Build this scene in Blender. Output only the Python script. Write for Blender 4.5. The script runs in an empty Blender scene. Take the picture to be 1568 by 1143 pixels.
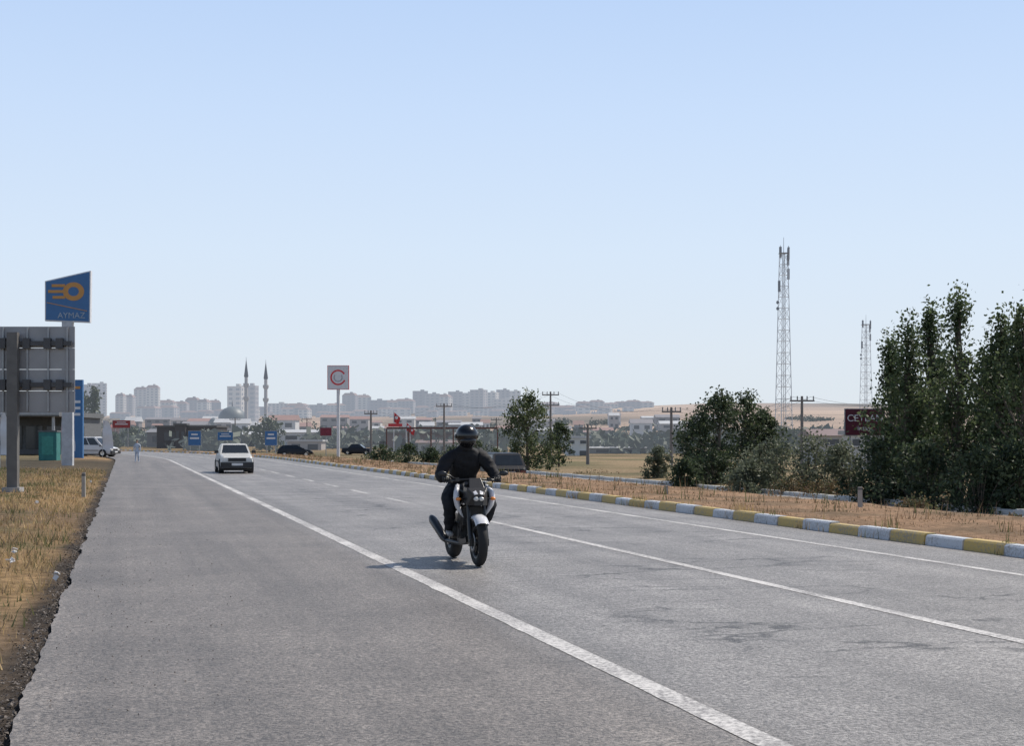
import bpy, bmesh, math, random
import numpy as np
from mathutils import Vector, Matrix, noise
random.seed(7); np.random.seed(7)
scene=bpy.context.scene
CAMH=1.6; F=2178.0; A=math.radians(15.25); CA,SA=math.cos(A),math.sin(A)
# ---------- placement from image coordinates: b = pixel column, r = pixel row, D = distance ----------
def bx(b,D): return (b-784)/F*D
def rz(r,D): return CAMH+(672-r)/F*D
# ---------- materials ----------
HAZE=(0.46,0.52,0.61)  # emission colour that stands in for aerial haze
def mat(name,col,rough=.7,metal=0.0,haze=0.0,var=0.15,scale=4.0,bump=0.0,spec=0.5,trans=0.0):
    m=bpy.data.materials.new(name); m.use_nodes=True; nt=m.node_tree; N=nt.nodes; L=nt.links
    p=N['Principled BSDF']; out=N['Material Output']
    p.inputs['Roughness'].default_value=rough; p.inputs['Metallic'].default_value=metal
    p.inputs['Specular IOR Level'].default_value=spec
    tc=N.new('ShaderNodeTexCoord'); nz=N.new('ShaderNodeTexNoise'); nz.inputs['Scale'].default_value=scale; nz.inputs['Detail'].default_value=6
    L.new(tc.outputs['Object'],nz.inputs['Vector'])
    mr=N.new('ShaderNodeMapRange'); mr.inputs[1].default_value=.3; mr.inputs[2].default_value=.7
    mr.inputs[3].default_value=1-var; mr.inputs[4].default_value=1+var; L.new(nz.outputs['Fac'],mr.inputs[0])
    mx=N.new('ShaderNodeVectorMath'); mx.operation='SCALE'; mx.inputs[0].default_value=col[:3]; L.new(mr.outputs[0],mx.inputs['Scale'])
    L.new(mx.outputs[0],p.inputs['Base Color'])
    if bump>0:
        b=N.new('ShaderNodeBump'); b.inputs['Strength'].default_value=bump; b.inputs['Distance'].default_value=.05; L.new(nz.outputs['Fac'],b.inputs['Height']); L.new(b.outputs[0],p.inputs['Normal'])
    sh=p.outputs[0]
    if trans>0:
        t=N.new('ShaderNodeBsdfTranslucent'); L.new(mx.outputs[0],t.inputs['Color'])
        ms=N.new('ShaderNodeMixShader'); ms.inputs[0].default_value=trans; L.new(sh,ms.inputs[1]); L.new(t.outputs[0],ms.inputs[2]); sh=ms.outputs[0]
    if haze>0:  # distance haze painted in: the surface itself glows, there is no volume
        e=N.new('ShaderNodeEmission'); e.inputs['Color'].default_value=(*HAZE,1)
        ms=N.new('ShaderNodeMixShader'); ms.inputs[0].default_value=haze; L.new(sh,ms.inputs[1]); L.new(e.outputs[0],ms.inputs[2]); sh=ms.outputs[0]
    L.new(sh,out.inputs['Surface'])
    return m
# ---------- mesh builder ----------
class MB:
    def __init__(s): s.v=[]; s.f=[]; s.m=[]; s.mats=[]; s.sm=[]
    def mi(s,m):
        if m not in s.mats: s.mats.append(m)
        return s.mats.index(m)
    def add(s,vs,fs,m,smooth=False):
        o=len(s.v); s.v+= [tuple(v) for v in vs]; i=s.mi(m)
        for f in fs: s.f.append([o+k for k in f]); s.m.append(i); s.sm.append(smooth)
    def box(s,c,d,m,rot=None,taper=1.0):
        hx,hy,hz=d[0]/2,d[1]/2,d[2]/2; vs=[]
        for z in (-1,1):
            k=taper if z>0 else 1
            for x,y in((-1,-1),(1,-1),(1,1),(-1,1)): vs.append(Vector((x*hx*k,y*hy*k,z*hz)))
        if rot is not None: vs=[rot@v for v in vs]
        vs=[v+Vector(c) for v in vs]
        s.add(vs,[(3,2,1,0),(4,5,6,7),(0,1,5,4),(1,2,6,5),(2,3,7,6),(3,0,4,7)],m)
    def tube(s,path,rad,m,n=10,cap=True,smooth=True):
        path=[Vector(p) for p in path]
        if not isinstance(rad,(list,tuple)): rad=[rad]*len(path)
        vs=[];up=None
        for i,p in enumerate(path):
            d=(path[min(i+1,len(path)-1)]-path[max(i-1,0)]).normalized()
            if up is None: up=Vector((0,0,1)) if abs(d.z)<.9 else Vector((1,0,0))
            x=d.cross(up).normalized(); y=d.cross(x).normalized()
            for k in range(n):
                a=2*math.pi*k/n; vs.append(p+(x*math.cos(a)+y*math.sin(a))*rad[i])
        fs=[]
        for i in range(len(path)-1):
            for k in range(n): k2=(k+1)%n; fs.append((i*n+k,i*n+k2,(i+1)*n+k2,(i+1)*n+k))
        s.add(vs,fs,m,smooth)
        if cap:
            s.add(vs[:n],[tuple(range(n))],m); s.add(vs[-n:],[tuple(range(n))[::-1]],m)
    def ell(s,c,r,m,rot=None,nu=16,nv=10,fn=None):
        vs=[]
        for j in range(nv+1):
            ph=math.pi*j/nv
            for i in range(nu):
                th=2*math.pi*i/nu
                v=Vector((math.sin(ph)*math.cos(th)*r[0],math.sin(ph)*math.sin(th)*r[1],math.cos(ph)*r[2]))
                if fn: v=fn(v)
                if rot is not None: v=rot@v
                vs.append(v+Vector(c))
        fs=[(j*nu+i,(j+1)*nu+i,(j+1)*nu+(i+1)%nu,j*nu+(i+1)%nu) for j in range(nv) for i in range(nu)]
        s.add(vs,fs,m,True)
    def rev(s,c,prof,m,n=28,a0=0,a1=2*math.pi,smooth=True):
        full=abs(a1-a0-2*math.pi)<1e-6; k=len(prof); vs=[]; nn=n if full else n+1
        for i in range(nn):
            a=a0+(a1-a0)*i/n
            for r,y in prof: vs.append((c[0]+r*math.cos(a),c[1]+y,c[2]+r*math.sin(a)))
        fs=[]
        for i in range(n):
            i2=(i+1)%nn
            for j in range(k-1): fs.append((i*k+j,i*k+j+1,i2*k+j+1,i2*k+j))
        s.add(vs,fs,m,smooth)
    def loft(s,secs,m,smooth=False,cap=True):
        n=len(secs[0]); vs=[v for c in secs for v in c]; fs=[]
        for i in range(len(secs)-1):
            for k in range(n): k2=(k+1)%n; fs.append((i*n+k,i*n+k2,(i+1)*n+k2,(i+1)*n+k))
        s.add(vs,fs,m,smooth)
        if cap: s.add(secs[0],[tuple(range(n))[::-1]],m); s.add(secs[-1],[tuple(range(n))],m)
    def prism(s,poly,y0,y1,m):
        s.loft([[(p[0],y0,p[1]) for p in poly],[(p[0],y1,p[1]) for p in poly]],m)
    def quad(s,pts,m): s.add(pts,[tuple(range(len(pts)))],m)
    def build(s,name,loc=(0,0,0),rz_=0.0,parent=None,bevel=0,fixn=True):
        me=bpy.data.meshes.new(name); me.from_pydata(s.v,[],s.f)
        for m in s.mats: me.materials.append(m)
        me.polygons.foreach_set('material_index',s.m); me.polygons.foreach_set('use_smooth',s.sm); me.update()
        if fixn:
            bm=bmesh.new(); bm.from_mesh(me); bmesh.ops.recalc_face_normals(bm,faces=bm.faces); bm.to_mesh(me); bm.free()
        o=bpy.data.objects.new(name,me); scene.collection.objects.link(o)
        o.location=loc; o.rotation_euler=(0,0,rz_)
        if parent: o.parent=parent
        if bevel:
            b=o.modifiers.new('b','BEVEL'); b.width=bevel; b.segments=2; b.limit_method='ANGLE'
        return o
def npmesh(name,verts,nper,mats,midx=None,loc=(0,0,0)):
    me=bpy.data.meshes.new(name); nv=len(verts); nf=nv//nper
    me.vertices.add(nv); me.vertices.foreach_set('co',np.asarray(verts,dtype=np.float32).ravel())
    me.loops.add(nv); me.loops.foreach_set('vertex_index',np.arange(nv,dtype=np.int32))
    me.polygons.add(nf); me.polygons.foreach_set('loop_start',np.arange(0,nv,nper,dtype=np.int32))
    me.polygons.foreach_set('loop_total',np.full(nf,nper,dtype=np.int32))
    for m in mats: me.materials.append(m)
    if midx is not None: me.polygons.foreach_set('material_index',np.asarray(midx,dtype=np.int32))
    me.update(calc_edges=True); me.validate()
    o=bpy.data.objects.new(name,me); scene.collection.objects.link(o); o.location=loc
    return o
def text(body,size,loc,m,parent,rot=(math.pi/2,0,0),name='lettering'):
    c=bpy.data.curves.new(name,'FONT'); c.body=body; c.size=size; c.align_x='CENTER'; c.align_y='CENTER'; c.extrude=.01
    c.materials.append(m); o=bpy.data.objects.new(name,c); scene.collection.objects.link(o)
    o.location=loc; o.rotation_euler=rot; o.parent=parent
    return o
# ---------- road frame ----------
T0,R=105.0,300.0
def road_pt(s,t):
    if t>T0:
        an=(t-T0)/R; s,t=-R+(R+s)*math.cos(an),T0+(R+s)*math.sin(an)
    return s*CA-t*SA, s*SA+t*CA
def s_road(x,y):
    s=x*CA+y*SA; t=-x*SA+y*CA
    if t>T0: return math.hypot(s+R,t-T0)-R, t
    return s,t
def sst(a,b,x):
    k=min(1,max(0,(x-a)/(b-a))); return k*k*(3-2*k)
OPZ=-0.68
def ground_z(x,y):
    s,t=s_road(x,y)
    if s<-.6: z=-.03+.10*sst(-.7,-2.5,s)
    elif s<11.7: z=-.06
    elif s<17: z=.12-.06*sst(13,17,s)
    elif s<18: z=.06+(OPZ-.05-.06)*sst(17,18,s)
    elif s<26: z=OPZ-.06
    else: z=OPZ+.10
    z+= (0-z)*sst(180,260,t)
    if s>27: z+=(0.-z)*sst(60,200,s)
    if y>0:
        u=x/max(y,1)
        ang=37+14*sst(.0,.16,u)+3*math.sin(u*9+1)
        H=ang/F*1800
        k=sst(420,1750,y)
        z+=k*H+(0 if y<600 else 5*noise.noise(Vector((x/400,y/400,3)))*k)
        if y>1900: z-= (y-1900)*.004
    if abs(s-14)<60 and t<150 and not(-.6<s<11.8) and not (17<s<26):
        z+=.035*noise.noise(Vector((x*1.3,y*1.3,0)))+.05*noise.noise(Vector((x*.25,y*.25,7)))
    return z
def rng(*segs):
    o=[]
    for a,b,st in segs: o+=list(np.arange(a,b,st))
    return o
S=rng((-2500,-400,150),(-400,-100,30),(-100,-20,5),(-20,-2,.5),(-2,0,.2),(0,11,1.0),(11,12.2,.2),(12.2,16.8,.45),(16.8,18.4,.2),(18.4,25,.9),(25,28,.3),(28,80,3),(80,400,20),(400,3800,90))
T=rng((-60,5,4),(5,60,.7),(60,180,2),(180,500,14),(500,2500,45),(2500,5200,200))
gv=[];gc=[]
def mixc(a,b,k): return tuple(a[i]*(1-k)+b[i]*k for i in range(3))
for t in T:
    for s in S:
        x,y=s*CA-t*SA, s*SA+t*CA
        gv.append((x,y,ground_z(x,y)))
        sr,tt=s_road(x,y)
        n=noise.noise(Vector((x*.12,y*.12,1))); n2=noise.noise(Vector((x*.6,y*.6,5)))
        gold=(.30,.20,.105); brown=(.185,.13,.085); olive=(.11,.105,.055)
        if sr<0:
            c=mixc(gold,brown,sst(-.3,.35,n)); c=mixc(c,olive,sst(.0,.45,n2)*.6)
            c=mixc(c,(.12,.11,.065),sst(-3.0,-6,sr)*.75)
            c=mixc(c,(.06,.05,.042),sst(-1.0,-.72,sr+.2*n2))
            c=mixc(c,(.07,.06,.045),sst(64,76,t)*sst(112,100,t)*.88)
        elif sr<18: c=mixc((.31,.20,.125),(.20,.14,.09),sst(-.15,.4,n2))
        else: c=mixc((.24,.18,.11),(.12,.11,.06),sst(-.2,.4,n))
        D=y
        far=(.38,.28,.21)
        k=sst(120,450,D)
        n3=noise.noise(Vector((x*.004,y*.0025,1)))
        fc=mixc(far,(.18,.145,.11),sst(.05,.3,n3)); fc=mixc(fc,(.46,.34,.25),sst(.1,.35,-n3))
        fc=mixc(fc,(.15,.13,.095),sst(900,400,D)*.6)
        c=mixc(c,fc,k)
        gc.append((*c,1))
ns=len(S); gf=[(j*ns+i,j*ns+i+1,(j+1)*ns+i+1,(j+1)*ns+i) for j in range(len(T)-1) for i in range(ns-1)]
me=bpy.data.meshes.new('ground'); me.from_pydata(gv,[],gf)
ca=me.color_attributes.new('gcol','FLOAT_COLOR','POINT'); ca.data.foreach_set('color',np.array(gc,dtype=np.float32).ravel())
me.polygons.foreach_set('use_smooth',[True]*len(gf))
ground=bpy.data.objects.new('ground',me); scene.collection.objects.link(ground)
m=bpy.data.materials.new('dry_ground'); m.use_nodes=True; nt=m.node_tree; N=nt.nodes; L=nt.links; p=N['Principled BSDF']
at=N.new('ShaderNodeAttribute'); at.attribute_name='gcol'
ge=N.new('ShaderNodeNewGeometry')
n1=N.new('ShaderNodeTexNoise'); n1.inputs['Scale'].default_value=6; n1.inputs['Detail'].default_value=8; n1.inputs['Roughness'].default_value=.75
L.new(ge.outputs['Position'],n1.inputs['Vector'])
mr=N.new('ShaderNodeMapRange'); mr.inputs[1].default_value=.35; mr.inputs[2].default_value=.65; mr.inputs[3].default_value=.5; mr.inputs[4].default_value=1.45
L.new(n1.outputs['Fac'],mr.inputs[0])
sc=N.new('ShaderNodeVectorMath'); sc.operation='SCALE'; L.new(at.outputs['Color'],sc.inputs[0]); L.new(mr.outputs[0],sc.inputs['Scale'])
mp=N.new('ShaderNodeMapping'); mp.inputs['Scale'].default_value=(.0025,.012,0); L.new(ge.outputs['Position'],mp.inputs['Vector'])
n2=N.new('ShaderNodeTexNoise'); n2.inputs['Scale'].default_value=1; n2.inputs['Detail'].default_value=5; L.new(mp.outputs[0],n2.inputs['Vector'])
mr2=N.new('ShaderNodeMapRange'); mr2.inputs[1].default_value=.38; mr2.inputs[2].default_value=.62; mr2.inputs[3].default_value=.72; mr2.inputs[4].default_value=1.15; L.new(n2.outputs['Fac'],mr2.inputs[0])
sc2=N.new('ShaderNodeVectorMath'); sc2.operation='SCALE'; L.new(sc.outputs[0],sc2.inputs[0]); L.new(mr2.outputs[0],sc2.inputs['Scale'])
L.new(sc2.outputs[0],p.inputs['Base Color']); p.inputs['Roughness'].default_value=1; p.inputs['Specular IOR Level'].default_value=.1
bp=N.new('ShaderNodeBump'); bp.inputs['Strength'].default_value=.7; bp.inputs['Distance'].default_value=.05; L.new(n1.outputs['Fac'],bp.inputs['Height']); L.new(bp.outputs[0],p.inputs['Normal'])
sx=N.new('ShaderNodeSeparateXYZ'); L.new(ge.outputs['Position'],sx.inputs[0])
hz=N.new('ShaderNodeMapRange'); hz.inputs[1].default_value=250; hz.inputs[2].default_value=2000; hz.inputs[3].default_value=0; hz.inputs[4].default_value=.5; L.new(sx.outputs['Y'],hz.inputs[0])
em=N.new('ShaderNodeEmission'); em.inputs['Color'].default_value=(*HAZE,1); ms=N.new('ShaderNodeMixShader')  # far ground glows in the haze colour, imitating aerial haze
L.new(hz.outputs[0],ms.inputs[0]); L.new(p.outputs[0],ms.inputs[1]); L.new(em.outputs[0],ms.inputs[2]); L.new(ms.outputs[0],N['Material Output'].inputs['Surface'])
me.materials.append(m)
# ---------- asphalt ----------
def asphalt(name,base,cracks=True):
    m=bpy.data.materials.new(name); m.use_nodes=True; nt=m.node_tree; N=nt.nodes; L=nt.links; p=N['Principled BSDF']
    uv=N.new('ShaderNodeUVMap'); uv.uv_map='st'
    def nz(scale,detail=4,rough=.6,vec=None):
        n=N.new('ShaderNodeTexNoise'); n.inputs['Scale'].default_value=scale; n.inputs['Detail'].default_value=detail; n.inputs['Roughness'].default_value=rough
        L.new(vec or uv.outputs[0],n.inputs['Vector']); return n.outputs['Fac']
    def mr(x,a,b,c,d):
        n=N.new('ShaderNodeMapRange'); n.inputs[1].default_value=a; n.inputs[2].default_value=b; n.inputs[3].default_value=c; n.inputs[4].default_value=d; L.new(x,n.inputs[0]); return n.outputs[0]
    def mul(a,b,op='MULTIPLY'):
        n=N.new('ShaderNodeMath'); n.operation=op
        for i,v in enumerate((a,b)):
            if isinstance(v,(int,float)): n.inputs[i].default_value=v
            else: L.new(v,n.inputs[i])
        return n.outputs[0]
    agg=nz(30,3,.85); agg2=nz(9,6,.75); patch=nz(.5,7,.68)
    mpn=N.new('ShaderNodeMapping'); mpn.inputs['Scale'].default_value=(1.3,.04,1); L.new(uv.outputs[0],mpn.inputs['Vector']); streak=nz(1.0,5,.6,mpn.outputs[0])
    v=mul(mul(mr(agg,.38,.62,.38,1.7),mr(agg2,.36,.64,.72,1.28)),mul(mr(patch,.35,.65,.78,1.18),mr(streak,.35,.65,.80,1.18)))
    sep=N.new('ShaderNodeSeparateXYZ'); L.new(uv.outputs[0],sep.inputs[0])
    if cracks:
        mpc=N.new('ShaderNodeMapping'); mpc.inputs['Scale'].default_value=(.35,1.1,1); L.new(uv.outputs[0],mpc.inputs['Vector'])
        wob=N.new('ShaderNodeTexNoise'); wob.inputs['Scale'].default_value=2.5; wob.inputs['Detail'].default_value=7; wob.inputs['Roughness'].default_value=.65; L.new(uv.outputs[0],wob.inputs['Vector'])
        ad=N.new('ShaderNodeMixRGB'); ad.blend_type='ADD'; ad.inputs[0].default_value=.4; L.new(mpc.outputs[0],ad.inputs[1]); L.new(wob.outputs['Color'],ad.inputs[2])
        vo=N.new('ShaderNodeTexVoronoi'); vo.feature='DISTANCE_TO_EDGE'; vo.inputs['Scale'].default_value=1.0; L.new(ad.outputs[0],vo.inputs['Vector'])
        cr=mr(vo.outputs['Distance'],.008,.034,1,0)
        msk=mul(mr(nz(.45,2),.49,.56,0,1),mr(nz(4,4),.38,.50,.1,1))
        lo=mr(sep.outputs['X'],3.8,4.6,0,1); hi=mr(sep.outputs['X'],9.6,10.2,1,0)
        ck=mul(mul(cr,msk),mul(lo,hi)); v=mul(v,mr(ck,0,1,1,.22))
        # two long dark tyre/seam streaks on the hard shoulder
        sm=mr(nz(1.0,4,.6,mpn.outputs[0]),.5,.6,0,.22)
        bl=mul(mr(sep.outputs['X'],.5,.8,0,1),mr(sep.outputs['X'],.9,1.3,1,0)); v=mul(v,mr(mul(bl,sm),0,1,1,.0))
    shf=mr(sep.outputs['X'],2.9,3.5,0,1)
    cm=N.new('ShaderNodeMixRGB'); cm.inputs[1].default_value=(base[0]*.78,base[1]*.73,base[2]*.68,1); cm.inputs[2].default_value=(*base,1); L.new(shf,cm.inputs[0])
    sc=N.new('ShaderNodeVectorMath'); sc.operation='SCALE'; L.new(cm.outputs[0],sc.inputs[0]); L.new(v,sc.inputs['Scale'])
    L.new(sc.outputs[0],p.inputs['Base Color']); p.inputs['Roughness'].default_value=.5; p.inputs['Specular IOR Level'].default_value=.5
    b=N.new('ShaderNodeBump'); b.inputs['Strength'].default_value=.8; b.inputs['Distance'].default_value=.02; L.new(agg,b.inputs['Height']); L.new(b.outputs[0],p.inputs['Normal'])
    return m
def strip(name,slist,t0,t1,z,material,step=1.0,jit=None):
    ts=[t0];
    while ts[-1]<t1: ts.append(min(t1,ts[-1]+(step if ts[-1]<70 else step*3)))
    v=[];f=[];uvs=[]
    for t in ts:
        for i,s in enumerate(slist):
            ss=s+(jit(t) if (jit and i==0) else 0)
            x,y=road_pt(ss,t); v.append((x,y,z)); uvs.append((ss,t))
    n=len(slist)
    for j in range(len(ts)-1):
        for i in range(n-1): f.append((j*n+i,j*n+i+1,(j+1)*n+i+1,(j+1)*n+i))
    me=bpy.data.meshes.new(name); me.from_pydata(v,[],f); me.materials.append(material)
    ul=me.uv_layers.new(name='st')
    for l in me.loops: ul.data[l.index].uv=uvs[l.vertex_index]
    o=bpy.data.objects.new(name,me); scene.collection.objects.link(o); return o
asph=asphalt('asphalt_worn',(.190,.179,.170))
strip('road',[-.6,0,3,6,9,11.6],-15,320,0.0,asph,step=.15,jit=lambda t:.08*noise.noise(Vector((t*.7,0,0)))+.03*noise.noise(Vector((t*5,3,0)))+.015*noise.noise(Vector((t*17,3,0))))
strip('opposite_road',[17.9,20,23,25.6],-15,320,OPZ,asphalt('asphalt_pale',(.22,.215,.21),False))
def paint(name,base,wear,wid=.12,under=(.2,.19,.185)):
    m=bpy.data.materials.new(name); m.use_nodes=True; N=m.node_tree.nodes; L=m.node_tree.links; p=N['Principled BSDF']
    ge=N.new('ShaderNodeNewGeometry'); n=N.new('ShaderNodeTexNoise'); n.inputs['Scale'].default_value=22; n.inputs['Detail'].default_value=9; n.inputs['Roughness'].default_value=.8; L.new(ge.outputs['Position'],n.inputs['Vector'])
    nb=N.new('ShaderNodeTexNoise'); nb.inputs['Scale'].default_value=.9; nb.inputs['Detail'].default_value=4; L.new(ge.outputs['Position'],nb.inputs['Vector'])
    ad=N.new('ShaderNodeMath'); ad.operation='MULTIPLY_ADD'; ad.inputs[1].default_value=.35; L.new(nb.outputs['Fac'],ad.inputs[0]); L.new(n.outputs['Fac'],ad.inputs[2])
    r=N.new('ShaderNodeMapRange'); r.inputs[1].default_value=wear+.175; r.inputs[2].default_value=wear+.175+wid; L.new(ad.outputs[0],r.inputs[0])
    mx=N.new('ShaderNodeMixRGB'); mx.inputs[1].default_value=(*under,1); mx.inputs[2].default_value=(*base,1); L.new(r.outputs[0],mx.inputs[0]); L.new(mx.outputs[0],p.inputs['Base Color']); p.inputs['Roughness'].default_value=.6
    return m
wp=paint('road_paint',(.58,.56,.535),.42,.14)
jl=lambda k:(lambda t:.02*noise.noise(Vector((t*3,k,0))))
strip('shoulder_line',[3.17,3.35],-5,300,.004,wp,step=.3,jit=jl(1))
strip('median_edge_line',[10.06,10.20],-5,300,.004,wp,step=.5,jit=jl(2))
mb=MB()
ds=[(4,26.6)]; t=34.5
while t<200: ds.append((t,t+3.2)); t+=6.2
for a,b in ds:
    k=max(1,int((b-a)/2))
    for i in range(k):
        t_0=a+(b-a)*i/k; t_1=a+(b-a)*(i+1)/k
        q=[road_pt(6.74,t_0),road_pt(6.88,t_0),road_pt(6.88,t_1),road_pt(6.74,t_1)]
        mb.quad([(x,y,.004) for x,y in q],wp)
mb.build('lane_dash_line')
kw=paint('kerb_white',(.50,.53,.57),.38,.14,(.27,.26,.25)); ky=paint('kerb_yellow',(.50,.35,.10),.38,.14,(.27,.24,.19))
def kerb(name,s0,s1,t0,t1,z0,z1,cols,bl=1.0):
    mb=MB(); t=t0;i=0
    while t<t1:
        a,b=t+.015,t+bl-.015; dz=random.uniform(-.018,.018); dx=random.uniform(-.018,.018)
        P=[]
        for (s,z) in ((s0,z0),(s0+.02,z1-.03+dz),(s0+.05,z1+dz),(s1,z1+dz),(s1,z0)):
            P.append((s+dx,z))
        A_=[(*road_pt(s,a),z) for s,z in P]; B_=[(*road_pt(s,b),z) for s,z in P]
        mb.loft([A_,B_],cols[i%len(cols)]); t+=bl;i+=1
    return mb.build(name)
kerb('median_kerb',11.6,11.82,4,230,-.05,.17,[kw,ky])
kerb('opposite_kerb',25.6,25.85,4,230,OPZ-.05,OPZ+.16,[mat('kerb_pale',(.5,.5,.48))])
# ---------- grass ----------
def grass(name,count,sr,tr,hmin,hmax,mats,dens=None,width=.012,lean=.45,tpow=1.0,bias=None):
    V=[];M=[];k=0
    n=0
    while n<count:
        s=random.uniform(*sr); t=tr[0]+(tr[1]-tr[0])*random.random()**tpow
        x,y=road_pt(s,t)
        cl=noise.noise(Vector((x*.9,y*.9,2)))+.5*noise.noise(Vector((x*3,y*3,4)))
        if dens and random.random()>dens(s,t,cl): k+=1; n+=(k%4==0); continue
        z=ground_z(x,y); h=random.uniform(hmin,hmax)*(1+.8*max(-.7,cl)); w=width*random.uniform(.6,1.4)*(1+t/30)
        an=random.uniform(0,6.28); dx,dy=math.cos(an)*w/2,math.sin(an)*w/2
        la=random.uniform(0,6.28); le=h*random.uniform(0,lean)
        V+=[(x-dx,y-dy,z-.02),(x+dx,y+dy,z-.02),(x+math.cos(la)*le,y+math.sin(la)*le,z+h)]
        c2=noise.noise(Vector((x*.5,y*.5,9)))+random.uniform(-.35,.35)+(bias(s,t) if bias else 0)
        M.append(0 if c2<.12 else (1 if c2<.32 else 2)); n+=1
    return npmesh(name,np.array(V),3,mats,M)
g_gold=mat('grass_gold',(.42,.30,.15),trans=.35,var=.3,scale=2); g_green=mat('grass_green',(.14,.145,.06),trans=.35); g_brown=mat('grass_brown',(.25,.175,.105),trans=.3,var=.3)
g_rust=mat('grass_rust',(.34,.225,.135),trans=.3,var=.3,scale=2)
grass('dry_grass',50000,(-9,-.8),(4,75),.03,.15,[g_gold,g_brown,g_green],dens=lambda s,t,c:(.25+1.0*max(0,c+.2))*min(1,(-.7-s)*2.5+.15),tpow=1.5,lean=.9,bias=lambda s,t:.06+.22*sst(-2.5,-5,s))
grass('median_grass',28000,(11.86,17.6),(9,140),.015,.06,[g_rust,g_brown,mat('grass_olive',(.15,.125,.07),trans=.3)],dens=lambda s,t,c:(.2+.9*c),tpow=1.4,width=.014,lean=1.0)
grass('median_weeds',5500,(11.9,17.6),(10,120),.10,.28,[g_brown,g_green,g_green],dens=lambda s,t,c:1.0 if c>.40 else .0,tpow=1.3)
grass('kerb_weeds',2400,(11.5,11.95),(10,60),.06,.2,[g_gold,g_green,g_green],dens=lambda s,t,c:1.0 if c>.28 else .0)
V=[]
for _ in range(5200):
    t=4+50*random.random()**1.6; s=-.62-abs(random.gauss(0,.10))+(.04 if random.random()<.4 else 0); x,y=road_pt(s,t); z=ground_z(x,y); r=random.uniform(.005,.018)
    c=Vector((x,y,max(z,0)*.5+z*.5+r*.5)); d=[Vector((random.gauss(0,1),random.gauss(0,1),random.gauss(0,.6))).normalized()*r for _ in range(4)]
    for tri in((0,1,2),(0,1,3),(0,2,3),(1,2,3)): V+=[tuple(c+d[i]) for i in tri]
# loose chippings scattered on the hard shoulder
for _ in range(900):
    t=5+30*random.random()**1.5; s=-.5+abs(random.gauss(0,.9)); x,y=road_pt(s,t); r=random.uniform(.004,.010)
    c=Vector((x,y,.004+r*.5)); d=[Vector((random.gauss(0,1),random.gauss(0,1),random.gauss(0,.6))).normalized()*r for _ in range(4)]
    for tri in((0,1,2),(0,1,3),(0,2,3),(1,2,3)): V+=[tuple(c+d[i]) for i in tri]
npmesh('gravel',np.array(V),3,[mat('gravel_stone',(.12,.10,.085),var=.6,scale=9)])
mb=MB(); wl=mat('litter_white',(.6,.6,.6))
for b,r_ in((55,778),(15,872),(85,890),(22,856),(140,742)):
    D=CAMH*F/(r_-672); x=bx(b,D); z=ground_z(x,D)+.09
    for k in range(3): 
        rt=Matrix.Rotation(random.uniform(0,3),3,'X')@Matrix.Rotation(random.uniform(0,3),3,'Z')
        mb.box((x+random.uniform(-.03,.03),D+random.uniform(-.03,.03),z+random.uniform(-.03,.03)),(.06,.05,.01),wl,rot=rt)
mb.build('litter')
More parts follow.
